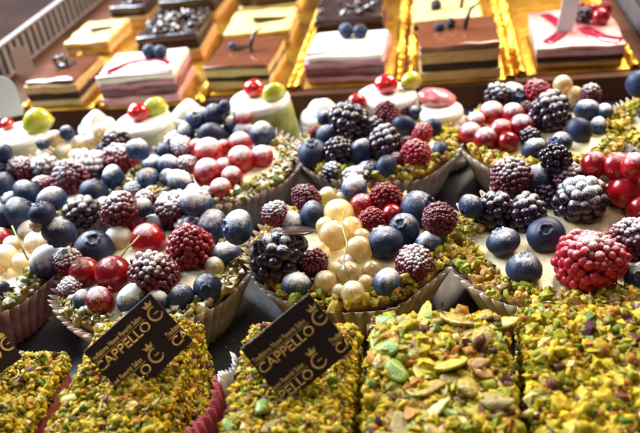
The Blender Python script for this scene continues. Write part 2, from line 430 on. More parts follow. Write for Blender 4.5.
def fruit_mesh(kind, dust, var):
    key = (kind, dust, var)
    if key in _fm: return _fm[key]
    geo = 'R' if kind == 'D' else ('C' if kind == 'W' else kind)
    src = next((m for k, m in _fm.items() if ('R' if k[0] == 'D' else ('C' if k[0] == 'W' else k[0])) == geo and k[2] == var), None)
    if src:
        me = src.copy()
    else:
        if geo == 'B': bm = blueberry_bm(var)
        elif geo == 'K': bm = agg_bm((42, 48, 38)[var], 0.30, 0.78, 0.93, 0.05, 10 + var)
        elif geo == 'R': bm = agg_bm((168, 180, 158)[var], 0.165, 0.84, 0.98, 0.27, 20 + var)
        else: bm = currant_bm()
        me = mesh_of('fruit', bm, [M['calyx'], M['calyx']])
    me.materials.clear(); me.materials.append(fruit_mat(kind, dust)); me.materials.append(M['calyx'])
    _fm[key] = me
    return me

FRUIT_NAME = {'B': 'blueberry', 'K': 'blackberry', 'R': 'raspberry', 'D': 'raspberry', 'C': 'red_currant', 'W': 'white_currant'}

def quat_towards(d, spin):
    return Vector(d).normalized().to_track_quat('Z', 'Y') @ Matrix.Rotation(spin, 3, 'Z').to_quaternion()

def put_fruits(root, c, R, txt, dome):
    """txt rows: kind px py radius_px dust [dx dy dz axis]"""
    items = []
    for row in txt.strip().split(';'):
        t = row.split()
        if not t: continue
        k = t[0]; px, py, rp, d = float(t[1]), float(t[2]), float(t[3]), int(t[4])
        ax = tuple(map(float, t[5:8])) if len(t) >= 8 else None
        z = 3.1; rc = 0.6
        for _ in range(4):
            p = P(px, py, z); rc = rp * depth_of(p) / FPX
            q = math.hypot(p.x - c.x, p.y - c.y) / R
            z = dome(min(q, 1.0)) + 0.62 * rc
        back = (p - c).dot(FWD)
        while math.hypot(p.x - c.x, p.y - c.y) > 0.80 * R and back > 0 and z < 5.4:
            z += 0.08; p = P(px, py, z); back = (p - c).dot(FWD)
        rc = rp * depth_of(p) / FPX
        items.append([k, Vector(p), rc, d, ax])
    # settle: berries rest against each other instead of through each other
    home = [i[1].copy() for i in items]
    for it in range(40):
        for i in range(len(items)):
            for j in range(i):
                dv = items[i][1] - items[j][1]; L = dv.length or 1e-3
                need = 0.86 * (items[i][2] + items[j][2])
                if L < need:
                    s = dv * ((need - L) / L * 0.25)
                    items[i][1] += s; items[j][1] -= s
        for i in range(len(items)):
            items[i][1] += (home[i] - items[i][1]) * 0.06
            p = items[i][1]; q = min(1, math.hypot(p.x - c.x, p.y - c.y) / R)
            lo = dome(q) + 0.45 * items[i][2]
            if p.z < lo: p.z = lo
    for k, p, rc, d, ax in items:
        if ax is None:
            if k == 'B': ax = (rng.uniform(-1, 1), rng.uniform(-.7, 1), rng.uniform(-.5, .9))
            elif k in 'CW': ax = (rng.uniform(-1, 1), rng.uniform(-1, .6), rng.uniform(-.6, .4))
            else: ax = (rng.uniform(-1, 1), rng.uniform(-1, 1), rng.uniform(-.3, .8))
        v = rng.randrange(3) if k in 'KRDB' else 0
        q = quat_towards(ax, rng.uniform(0, 6.28))
        sc = rc * (1.06 if k in 'BKRDC' else 1.0)
        link(FRUIT_NAME[k], fruit_mesh(k, d, v), root, p - c, q, (sc * rng.uniform(.96, 1.06), sc * rng.uniform(.96, 1.06), sc * (rng.uniform(.86, 1.0) if k == 'B' else rng.uniform(.95, 1.03))))
    return items

# ------------------------------------------------------------------ tarts
RIM = 2.6
def make_tart(px, py, rpx, label, fruits, sugar=False, seed=0, cream='cream', crumbs=420):
    c = P(px, py, RIM); R = rpx * depth_of(c) / FPX
    c0 = Vector((c.x, c.y, 0))
    root = thing('berry_tart', label, 'fruit tart', c0, 0, 'berry tarts on the counter tray')
    rr = random.Random(seed)
    # paper cup
    NF = 58; bm = bmesh.new(); ph = rr.uniform(0, 6)
    prof = [(0.70, 0.06), (0.745, 0.10), (0.82, 0.8), (0.90, 1.6), (0.97, 2.2), (1.02, 2.52)]
    def fn(r, z, a, i):
        w = math.cos(NF * (a + ph)); amp = (0, 0.012, 0.024, 0.032, 0.040, 0.046)[i]
        amp *= 1 + .45 * mnoise.noise(Vector((math.cos(a) * 3, math.sin(a) * 3, seed))); wob = 0.02 * math.sin(3 * a + ph) + 0.012 * math.sin(7 * a + 2 * ph)
        zz = z + (0.15 * w + 0.07 * math.sin(5 * a + ph) + 0.05 * math.sin(11 * a) if i == 5 else 0)
        return R * (r + amp * w + wob * (i / 5)), zz
    lathe(bm, prof, NF * 6, fn, close_top=False)
    o = link('paper_cup', mesh_of('paper_cup', bm, M['paper_light' if seed in (1, 5, 9) else 'paper']), root)
    md = o.modifiers.new('thickness', 'SOLIDIFY'); md.thickness = 0.0002; md.offset = 1
    # crust
    bm = bmesh.new()
    def fj(r, z, a, i):
        n = mnoise.noise(Vector((math.cos(a) * 2.5, math.sin(a) * 2.5, z + seed)))
        return R * (r + 0.012 * n), z + 0.10 * n
    lathe(bm, [(0.66, 0.12), (0.78, 0.8), (0.86, 1.6), (0.925, 2.2), (0.93, 2.42), (0.90, 2.56), (0.86, 2.52), (0.80, 2.25), (0.4, 2.1)], 72, fj)
    link('crust', mesh_of('crust', bm, M['crust']), root)
    # cream
    def dome(q): return 2.34 + 0.42 * (1 - q * q)
    bm = bmesh.new()
    def fc(r, z, a, i):
        n = mnoise.noise(Vector((math.cos(a) * r * 4, math.sin(a) * r * 4, seed * 3.3)))
        return R * r, z + 0.15 * n + .05 * mnoise.noise(Vector((math.cos(a) * r * 9, math.sin(a) * r * 9, seed)))
    lathe(bm, [(q, dome(q)) for q in (0.86, 0.82, 0.76, 0.68, 0.58, 0.46, 0.34, 0.22, 0.1)], 64, fc, close_bot=False)
    link('cream', mesh_of('cream', bm, M['cream_sugar' if sugar else cream]), root)
    # pistachio rim
    pts = []; sz = []
    for i in range(int(crumbs * 1.9)):
        a = rr.uniform(0, 2 * math.pi); q = 0.955 - 0.22 * rr.random() ** 1.3 + (0.02 * math.sin(9 * a))
        z = 2.50 + 0.16 * math.sin(max(0, min(1, (q - 0.72) / 0.235)) * math.pi) + rr.uniform(-.06, .12)
        pts.append((R * q * math.cos(a), R * q * math.sin(a), z)); sz.append(rr.choice((0.05, 0.06, 0.08, 0.10, 0.12, 0.16, 0.21)))
    link('pistachio_rim', chips_mesh('pistachio_rim', pts, sz, M['rim_nuts_sugar' if sugar else 'rim_nuts']), root)
    items = put_fruits(root, c0, R, fruits, dome)
    return root, c0, R, items

T1 = make_tart(562, 239, 115, 'berry tart at the right front, one big raspberry pointing sideways on its cream', '''
R 592 261 31 1 1 -.25 .1; B 546 235 18 0 -.2 -.5 .8; B 503 242 16.5 1 -.3 .3 .9; B 524 269 17 1 .1 .3 .9; K 494 212 19 1; K 526 214 18 1; B 472 207 12 1;
D 510 180 20 2; B 541 183 17 1; K 556 159 14 1; K 580 202 23 2 .2 -.5 .8; D 566 178 15 2; C 599 166 13 1; C 616 173 14 1; C 626 190 17 0; C 610 195 13 0; C 634 166 13 1; C 640 205 15 0;
D 630 240 22 2 -1 .1 .2; K 545 197 12 1; D 655 215 16 1; B 660 250 17 1; B 640 278 15 1; C 588 180 10 1''', seed=1, crumbs=620)
T2 = make_tart(351, 242, 102, 'berry tart with a trail of pale white currants and a dark chocolate disc', '''
K 281 259 28 1 .2 -.5 .8; D 277 214 12 2; B 292 223 13 2; B 311 217 14 1; D 315 266 15 1 .3 -.3 -.5; W 338 214 15 1; W 335 236 16 1; W 356 254 14 1; W 350 275 13 1; W 350 229 12 0;
W 330 197 9 1; W 341 199 9 1; W 328 284 12 1; W 322 250 9 1; W 362 238 10 1; W 347 262 10 2; W 362 284 10 1; W 326 226 10 1; W 340 268 9 1; W 340 291 9 1; D 305 197 13 1; R 385 199 17 1 0 -.4 1; C 362 206 12 1; R 370 221 13 1; C 393 216 11 0; B 352 191 13 2; B 419 210 18.5 1 .6 -.3 .6; D 437 222 17 1;
B 384 243 18 1 -.3 .6 .6; B 404 230 16 1; B 430 242 14 2 .3 -.8 -.2; D 415 265 19 2; B 387 284 15 2; B 297 285 15 2; W 350 292 12 1; W 372 270 10 0; C 408 205 9 1''', seed=2, crumbs=520)
T3 = make_tart(153, 268, 97, 'sugared berry tart with glossy red currants directly behind the chocolate card lacking its first letter', '''
R 190 247 23 1 0 -.2 1; C 148 240 17 1; C 113 274 18 1; C 83 275 15 1; C 100 301 14 2; D 156 275 23 2; B 96 248 18 1 .2 -.3 .8; D 68 262 15 2; D 121 211 17 2; D 172 217 20 3; B 196 202 16 3;
W 117 239 14 3; B 213 228 18 2; B 238 227 17 2; B 225 254 14 2; B 208 289 14 1 0 -.8 .5; B 181 297 13 1; B 132 299 15 3; C 139 222 11 2; B 158 222 12 2; B 83 299 10 2; B 158 300 11 2; D 72 287 12 2; B 140 208 10 3; W 215 266 10 2; K 186 225 12 3''', sugar=True, seed=3)
T4 = make_tart(-36, 270, 98, 'sugared berry tart in the front row, cut off by the left edge of the photo', '''
B 58 232 16 1; B 49 261 18 3; W 30 232 12 3; W 5 258 13 2; W 20 263 10 2; W 36 243 12 3; B 20 213 15 1; B 42 214 12 1; B -2 216 14 1; C 0 239 11 1; B 0 291 10 1; W 12 245 9 3; B -30 250 18 1; D -25 225 18 2;
C -20 280 15 1; B -60 260 18 2; K -65 230 18 2; W 40 224 9 3; W -10 270 11 2''', sugar=True, seed=4)
T8 = make_tart(66, 182, 84, 'sugared berry tart at the left end of the second row', '''
D 18 172 16 2; D 71 177 18 2 .2 -.2 1; R 42 184 9 2; K 47 169 13 3; B 27 194 14 1; B 52 201 14 2; B 94 193 14 1; B 113 178 13 2; R 121 160 17 2; K 90 166 15 3; W 65 151 11 2; W 80 146 10 2; W 47 157 10 2; W 56 141 9 2;
B 67 133 7 1; B 43 143 7 2; K 115 143 13 2; B 138 150 12 2; B 107 150 9 1; K 82 212 16 2; B 34 215 11 1; W 100 158 8 3; W 92 142 9 3; B 4 185 13 1; B 2 155 10 1; B 0 168 11 1; W 104 206 9 3; R 145 199 10 3; B 11 200 9 2; W 77 158 9 3; W 100 131 8 3; D 133 190 9 3''', sugar=True, seed=8)
T7 = make_tart(217, 163, 82, 'sugared berry tart below the green sided iced cake, with a red currant cluster', '''
B 211 117 12 1; B 212 135 14 1; B 232 126 9 2; C 243 120 9 3; B 262 135 13 2; B 243 131 11 3; C 240 144 12 2; C 209 152 14 2; C 240 160 13 2; C 262 157 11 2; C 208 173 14 2; C 232 178 11 2; C 220 190 11 2;
B 164 153 10 1; D 184 148 11 3; B 186 131 10 3; K 178 138 9 3; B 153 166 11 2; B 149 180 12 2; B 172 166 12 2; B 182 184 14 3; C 196 148 9 1; D 186 165 10 2; B 196 123 10 2; B 223 108 7 1; C 225 167 9 2; B 168 178 9 3; W 193 192 9 3; D 205 195 9 3; C 224 148 8 1''', sugar=True, seed=7, crumbs=480)
T6 = make_tart(379, 141, 80, 'berry tart in the middle of the second row heaped with blackberries and dark raspberries', '''
C 357 103 9.5 0; C 373 107 9 0; D 386 115 14 0 0 .2 1; D 402 111 10 0; K 350 124 19 1; K 341 152 15 1; B 328 136 12 1; B 313 154 15 1; R 316 133 6 1; K 357 178 13 2; B 361 151 13 1; K 384 144 16 1; R 417 154 15 1; B 404 127 12 0; R 421 134 10 1;
B 433 128 9 0; B 440 151 9 0; B 386 168 12 0; B 366 172 10 1; B 415 113 8 1; K 372 128 11 1; D 403 146 10 1; D 338 116 9 1; B 325 118 8 1; K 332 172 9 2; D 397 160 8 1''', seed=6, crumbs=520)
T5 = make_tart(542, 131, 82, 'second row berry tart with a bunch of pink red currants and a round blackberry', '''
C 492 114 12 2; C 513 115 11 2; C 501 132 12 1; C 520 128 12 2; C 471 135 12 2; C 487 139 12 2; C 476 121 9 3; C 508 142 10 0; B 516 97 15 2 .2 -.6 .6; R 536 93 13 1; K 498 95 11 2; K 550 113 19 1; W 565 87 10 1; W 576 96 10 1; W 558 97 9 1;
D 588 94 10 2; B 588 111 12 2; B 579 131 13 0; B 598 126 9 2; B 535 150 13 1; B 560 143 11 1; W 583 104 8 1; B 604 112 8 2; D 527 110 9 1; K 530 136 9 1''', seed=5, crumbs=560)
T9 = make_tart(690, 124, 74, 'berry tart behind the others, only its pistachio rim showing', '''
B 640 84 13 0; K 656 95 13 1; B 648 112 10 1; R 670 108 14 1; B 690 100 14 1; C 680 120 12 1; W 700 115 12 1''', seed=9, crumbs=560)

# stems, chocolate disc (parts of their tarts)
def stem(tart, pts, z0):
    root, c0 = tart[0], tart[1]
    bm = bmesh.new()
    tube(bm, [P(x, y, z) - c0 for x, y, z in pts], 0.032, 6)
    link('currant_stem', mesh_of('currant_stem', bm, M['stem']), root)
stem(T3, [(139, 236, 4.2), (133, 243, 4.2), (126, 250, 4.0), (121, 257, 3.6)], 4)
stem(T4, [(12, 226, 4.2), (17, 237, 4.1), (22, 248, 4.0), (28, 260, 3.5)], 4)
stem(T2, [(346, 206, 4.0), (341, 222, 4.1), (347, 243, 3.9), (343, 262, 3.6), (350, 280, 3.3)], 4)
bm = bmesh.new(); lathe(bm, [(0.05, -.05), (.78, -.04), (.82, 0), (.78, .04), (.05, .05)], 40)
p = P(294, 231, 4.1)
link('chocolate_disc', mesh_of('chocolate_disc', bm, M['choc_curl']), T2[0], p - T2[1], quat_towards((0.12, 0.42, 1), 0), 1.0)

# ------------------------------------------------------------------ small iced cakes with candied fruit
def cassata(px, py, rpx, h, label, side, top, cherry, fruit, ztop_px=None):
    c = P(px, py, h); R = rpx * depth_of(c) / FPX; c0 = Vector((c.x, c.y, 0))
    root = thing('iced_cake', label, 'small cake', c0, 0, 'small iced cakes with candied fruit')
    bm = bmesh.new()
    def fn(r, z, a, i):
        n = mnoise.noise(Vector((math.cos(a) * 2, math.sin(a) * 2, z * .8 + px)))
        return R * (r + .02 * n), z
    lathe(bm, [(1.02, .1), (1.04, .4), (.98, 1.2), (.88, h - .6), (.80, h - .12)], 48, fn)
    link('marzipan_side', mesh_of('marzipan_side', bm, M[side]), root)
    bm = bmesh.new()
    def fi(r, z, a, i):
        n = mnoise.noise(Vector((math.cos(a) * 3, math.sin(a) * 3, px)))
        return R * r, z + (0.16 * n - .12 if i == 0 else 0)
    lathe(bm, [(.84, h - .42), (.86, h - .2), (.81, h - .03), (.70, h + .05), (.4, h + .08), (.1, h + .08)], 48, fi)
    link('icing', mesh_of('icing', bm, M[top]), root)
    bm = bmesh.new(); lathe(bm, [(R * .7, .03), (R * 1.12, .06), (R * 1.2, .5)], 120, lambda r, z, a, i: (r * (1 + .02 * i * math.cos(30 * a)), z), close_top=False)
    o = link('paper_cup', mesh_of('paper_cup', bm, M['white_lace']), root)
    md = o.modifiers.new('thickness', 'SOLIDIFY'); md.thickness = 0.0002
    if not cherry and not fruit and side != 'white_lace':
        bm = bmesh.new(); lathe(bm, [(R * q, h + .04 + .75 * (1 - (q / .66) ** 2)) for q in (.66, .6, .5, .4, .3, .2, .1, .03)], 40,
            lambda r, z, a, i: (r, z + .22 * mnoise.noise(Vector((r * math.cos(a), r * math.sin(a), px * .3)) * 1.6)))
        link('cream_swirl', mesh_of('cream_swirl', bm, M['icing']), root)
    if cherry:
        q = P(cherry[0], cherry[1], h + .5); r = cherry[2] * depth_of(q) / FPX
        q = P(cherry[0], cherry[1], h + .05 + r * .7)
        bm = bmesh.new(); bmesh.ops.create_uvsphere(bm, u_segments=28, v_segments=18, radius=r)
        for v in bm.verts:
            v.co *= 1 + .08 * mnoise.noise(v.co * 2.2 + Vector((px, 0, 0)))
            v.co.z *= .82
        link('candied_cherry', mesh_of('candied_cherry', bm, M['candied_cherry']), root, q - c0)
    if fruit:
        q = P(fruit[0], fruit[1], h + .6); r = fruit[2] * depth_of(q) / FPX
        q = P(fruit[0], fruit[1], h + .02 + r * .6)
        bm = bmesh.new(); bmesh.ops.create_uvsphere(bm, u_segments=24, v_segments=16, radius=r)
        for v in bm.verts:
            v.co *= 1 + .12 * mnoise.noise(v.co * 1.7 + Vector((px, 5, 0)))
            v.co.z *= .85; v.co.y *= .75
            v.co.x *= 1.15 if v.co.z < 0 else 1.0
        link('candied_citron', mesh_of('candied_citron', bm, M['candied_fruit']), root, q - c0, (0, 0, .5))
    return root
cassata(259, 97, 36, 3.7, 'green sided iced cake with a red cherry, between two berry tarts in the back row', 'marzipan', 'icing', (254, 88, 11), (274, 92, 12))
cassata(143, 119, 34, 3.3, 'pale iced cake with cherry and green citron piece, below the white and plum slice', 'marzipan_pale', 'icing', (138, 112, 11), (155, 107, 12))
cassata(18, 132, 34, 3.1, 'iced cake at the left edge with a cherry and a large green citron dome', 'marzipan_pale', 'icing', (7, 124, 7), (38, 121, 15))
cassata(386, 93, 36, 3.5, 'iced cake with a wide flat red cherry, behind the tart heaped with blackberries', 'marzipan_pale', 'icing', (386, 84, 12), (411, 81, 11))
cassata(322, 112, 26, 3.0, 'plain white iced cake without fruit, right of the green sided one', 'marzipan_pale', 'icing', None, None)
cassata(96, 124, 22, 2.9, 'plain white iced cake without fruit, near the left end of the row', 'marzipan_pale', 'icing', None, None)
cassata(188, 114, 24, 2.8, 'plain white iced cake without fruit, left of the green sided one', 'marzipan_pale', 'icing', None, None)
r = cassata(440, 108, 27, 3.0, 'small white cake with a shiny pink glazed lump on top', 'white_lace', 'icing', None, None)
bm = bmesh.new(); bmesh.ops.create_uvsphere(bm, u_segments=24, v_segments=14, radius=1.0)
for v in bm.verts: v.co = Vector((v.co.x * 1.0, v.co.y * .8, v.co.z * .5 - .22 * v.co.x)) * (1 + .1 * mnoise.noise(v.co * 2))
link('pink_glaze', mesh_of('pink_glaze', bm, M['pink_glaze']), r, (P(437, 98, 3.3) - Vector((r.location.x, r.location.y, 0)) / S))

# ------------------------------------------------------------------ pistachio slices in the foreground
ZT = 3.7
_half = {}
def half_mesh(v):
    if v not in _half:
        bm = bmesh.new(); bmesh.ops.create_icosphere(bm, subdivisions=3, radius=1.0); r = random.Random(v)
        sx, sy, sz = ((1.35, .72, .34), (1.1, .75, .42), (1.6, .52, .26), (1.0, .75, .30))[v % 4]
        for q in bm.verts:
            n = mnoise.noise(q.co * 1.4 + Vector((v * 3.1, 0, 0))); n2 = mnoise.noise(q.co * 4 + Vector((0, v, 0)))
            c = q.co * (1 + .22 * n + .06 * n2)
            if v % 2 == 0 and c.z > .3: c.z = .3 + (c.z - .3) * .25       # cut face of a half
            q.co = Vector((c.x * sx, c.y * sy, c.z * sz + .12 * c.x * c.x))
        _half[v] = mesh_of('pistachio_half', bm, M['half%d' % (v % 5)])
    return _half[v]
for i_, (a_, b_) in enumerate((((0.46, 0.38, 0.014), (0.27, 0.24, 0.012)), ((0.10, 0.22, 0.012), (0.24, 0.30, 0.014)), ((0.48, 0.24, 0.02), (0.30, 0.13, 0.012)), ((0.42, 0.34, 0.02), (0.24, 0.14, 0.014)), ((0.30, 0.17, 0.04), (0.22, 0.20, 0.03)))):
    M['half%d' % i_] = surf('pistachio_kernel_%s' % 'yellow green amber straw brown'.split()[i_], a_, b_, 260, .4, .5, 700, coat=.25, sss=.15, sss_r=(.4, .3, .05))

def nut_slice(pl, pr, depth, label, seed, kind='fine', side='nuts', n=0, heap=0.1):
    A, B = P(*pl, ZT), P(*pr, ZT)
    w = (B - A).length; mid = (A + B) / 2
    ang = YAW; w *= abs((B - A).normalized().dot(RGT))
    root = thing('pistachio_slice', label, 'cake slice', (mid.x, mid.y, 0), ang, 'pistachio slices in the front row')
    n = n or {'fine': 9500, 'medium': 6200, 'coarse': 4600}[kind]
    hw = w / 2 - 0.13; rr = random.Random(seed)
    H = ZT - 0.10
    bm = bmesh.new()
    box(bm, -hw, hw, -depth, 0, .05, H - .45, .10)
    link('filling', mesh_of('filling', bm, M['raspberry_jelly' if side == 'pink' else 'mousse_tan']), root)
    def bump(x, y):
        v = Vector((x, y, seed * 2.7))
        return heap * (1 - (x / hw) ** 2) * math.exp(-((y + 1.0) / 1.6) ** 2) + .22 * mnoise.noise(v * .8) + .17 * mnoise.noise(v * 1.9) + .08 * mnoise.noise(v * 4.0)
    def shoulder(x, y):
        e = min(hw - abs(x), -y); return -.38 * max(0, 1 - e / .45) ** 2
    # crumb bed: an uneven sheet that follows the heaps
    bm = bmesh.new(); nx, ny = 44, 60; top = []; 
    for iy in range(ny + 1):
        row = []
        for ix in range(nx + 1):
            x = -hw + 2 * hw * ix / nx; y = -depth * iy / ny
            row.append(bm.verts.new((x, y, H - .06 + bump(x, y) + shoulder(x, y))))
        top.append(row)
    for iy in range(ny):
        for ix in range(nx): bm.faces.new((top[iy][ix], top[iy + 1][ix], top[iy + 1][ix + 1], top[iy][ix + 1]))
    loop = [top[0][i] for i in range(nx + 1)] + [top[i][nx] for i in range(1, ny + 1)] + [top[ny][i] for i in range(nx - 1, -1, -1)] + [top[i][0] for i in range(ny - 1, 0, -1)]
    low = [bm.verts.new((v.co.x, v.co.y, H - (.5 if side == 'pink' else 1.6))) for v in loop]
    for k in range(len(loop)):
        k2 = (k + 1) % len(loop); bm.faces.new((loop[k], loop[k2], low[k2], low[k]))
    link('pistachio_paste', mesh_of('pistachio_paste', bm, M['paste']), root)
    pts, sz = [], []
    i = 0
    while i < n:
        x = rr.uniform(-hw, hw); y = rr.uniform(-depth, 0)
        cl = mnoise.noise(Vector((x * 2.3, y * 2.3, seed * 5.1)))
        if cl < -.18 and rr.random() < .6: continue
        i += 1
        s_ = rr.choice((.025, .03, .035, .04, .045, .05, .06, .07, .085, .11) if kind == 'fine' else (.03, .04, .05, .055, .065, .08, .09, .11, .14, .19)) * (1 + .6 * max(0, cl))
        pts.append((x, y, H + bump(x, y) + shoulder(x, y) + rr.uniform(-.05, .08) + .14 * max(0, cl) * rr.random())); sz.append(s_)
    ns = int(n * .6)
    for i in range(ns):
        u = rr.random(); zlo = (H - .65) if side == 'pink' else .2
        z = H - .15 - (H - .15 - zlo) * rr.random() ** 1.4
        if u < .40: x, y = hw + rr.uniform(-.08, .02), rr.uniform(-depth, 0)
        elif u < .62: x, y = -hw - rr.uniform(-.08, .02), rr.uniform(-depth, 0)
        else: x, y = rr.uniform(-hw, hw), rr.uniform(-.03, .07)
        pts.append((x, y, z)); sz.append(rr.choice((.05, .07, .09, .11, .14)))
    link('chopped_pistachios', chips_mesh('chopped_pistachios', pts, sz, M['nuts'], base=ICO1), root)
    # larger kernels, each a piece of its own
    nb = {'coarse': 95, 'medium': 44, 'fine': 22}[kind]
    for i in range(nb):
        x = rr.uniform(-hw + .2, hw - .2); y = -rr.uniform(.2, depth * .8)
        sc = rr.choice((.18, .22, .26, .3, .36, .42)) if kind == 'coarse' else rr.choice((.12, .14, .17, .2, .26))
        link('pistachio_half', half_mesh(rr.choice((0, 1, 2, 3, 5, 6, 7, 8, 10, 11, 13, 4, 9))), root, (x, y, H + bump(x, y) + shoulder(x, y) + sc * .35),
             (rr.uniform(-.35, .35), rr.uniform(-.35, .35), rr.uniform(0, 6.28)), sc)
    return root, mid, ang, w, bump
nut_slice((-75, 360), (70, 342), 7.5, 'pistachio slice at the left edge with a bare raspberry pink side', 11, 'fine', 'pink')
nut_slice((92, 331), (206, 311), 7.5, 'narrow pistachio slice between the pink sided one and the pink paper', 12, heap=.42)
nut_slice((244, 332), (361, 313), 7.5, 'finely chopped pistachio slice in the middle, right of the pink paper', 13, heap=.25)
nut_slice((369, 315), (508, 309), 7.5, 'coarse pistachio slice with whole nut halves below a white currant tart', 14, 'coarse')
nut_slice((515, 310), (676, 297), 7.5, 'wide pistachio slice filling the lower right corner', 15, 'medium')

# pink paper and white paper scrap between the slices
def wrapper(pts, name, mat, label, cat):
    """a crimped strip of paper standing on the tray"""
    root_p = P(*pts[0][:2], pts[0][2]); base = Vector((root_p.x, root_p.y, 0))
    bm = bmesh.new(); a0, a1, hz = pts[0], pts[1], pts[2]
    A = P(*a0); B = P(*a1); n = 40; rows = []
    for zi in range(7):
        t = zi / 6; row = []
        for i in range(n + 1):
            u = i / n; p = A.lerp(B, u)
            nrm = Vector((-(B - A).y, (B - A).x, 0)).normalized()
            w = .09 * math.sin(u * 60) * (0.3 + t) + .12 * math.sin(u * 7) + .3 * (t - .5)
            z = .05 + (p.z - .05) * t + (.07 * math.sin(u * 60) + .1 * math.sin(u * 9) if zi == 6 else 0)
            row.append(bm.verts.new(Vector((p.x, p.y, z)) + nrm * w - base))
        rows.append(row)
    for Ra, Rb in zip(rows, rows[1:]):
        for i in range(n): bm.faces.new((Ra[i], Ra[i + 1], Rb[i + 1], Rb[i]))
    o = link(name, mesh_of(name, bm, M[mat]), None, base)
    md = o.modifiers.new('thickness', 'SOLIDIFY'); md.thickness = 0.0002
    o['label'] = label; o['category'] = cat
wrapper([(190, 450, 3.2), (224, 378, 3.0), 0], 'paper_strip', 'pink_paper', 'crimped pink paper strip standing between two pistachio slices', 'paper')
wrapper([(226, 384, 3.0), (240, 356, 3.3), 0], 'paper_scrap', 'white_lace', 'small white paper scrap beside the middle chocolate card', 'paper')

# ------------------------------------------------------------------ chocolate cards with the shop's lettering
def text_bm(s, size, bold=0.0):
    cu = bpy.data.curves.new('lettering', 'FONT'); cu.body = s; cu.size = size; cu.offset = bold
    o = bpy.data.objects.new('lettering', cu); COL.objects.link(o)
    bpy.context.view_layer.update()
    me = bpy.data.meshes.new_from_object(o.evaluated_get(bpy.context.evaluated_depsgraph_get()))
    bm = bmesh.new(); bm.from_mesh(me)
    bpy.data.objects.remove(o); bpy.data.curves.remove(cu); bpy.data.meshes.remove(me)
    return bm

def fit_text(s, x0, x1, base, cap):
    bm = text_bm(s, 1.0, 0.012)
    xs = [v.co.x for v in bm.verts]; ys = [v.co.y for v in bm.verts if True]
    cap0 = 0.69
    for v in bm.verts:
        v.co.x = x0 + (v.co.x - min(xs)) / (max(xs) - min(xs)) * (x1 - x0)
        v.co.y = base + v.co.y / cap0 * cap
    return bm

def logo_bm(cx, cy, r):
    bm = bmesh.new()
    def ringseg(r0, r1, a0, a1, n=28):
        prev = None
        for i in range(n + 1):
            a = rad(a0 + (a1 - a0) * i / n)
            k = (1 - .55 * abs(2 * i / n - 1) ** 3)
            m = (r0 + r1) / 2; hw = (r1 - r0) / 2 * k
            cur = [bm.verts.new((cx + (m + s * hw) * math.cos(a), cy + (m + s * hw) * math.sin(a), 0)) for s in (-1, 1)]
            if prev: bm.faces.new((prev[0], prev[1], cur[1], cur[0]))
            prev = cur
    ringseg(r * .76, r * 1.02, 62, 338)
    q = [bm.verts.new((cx + x * r, cy + y * r, 0)) for x, y in ((-.2, -.06), (.5, -.06), (.5, .08), (-.2, .08))]
    bm.faces.new(q)
    # crown
    pts = [(-.5, .0), (-.75, .72), (-.3, .38), (0, .98), (.3, .38), (.75, .72), (.5, 0)]
    vs = [bm.verts.new((cx - .08 * r + x * r * .95, cy + r * 1.12 + y * r * .95, 0)) for x, y in pts]
    bm.faces.new(vs)
    return bm

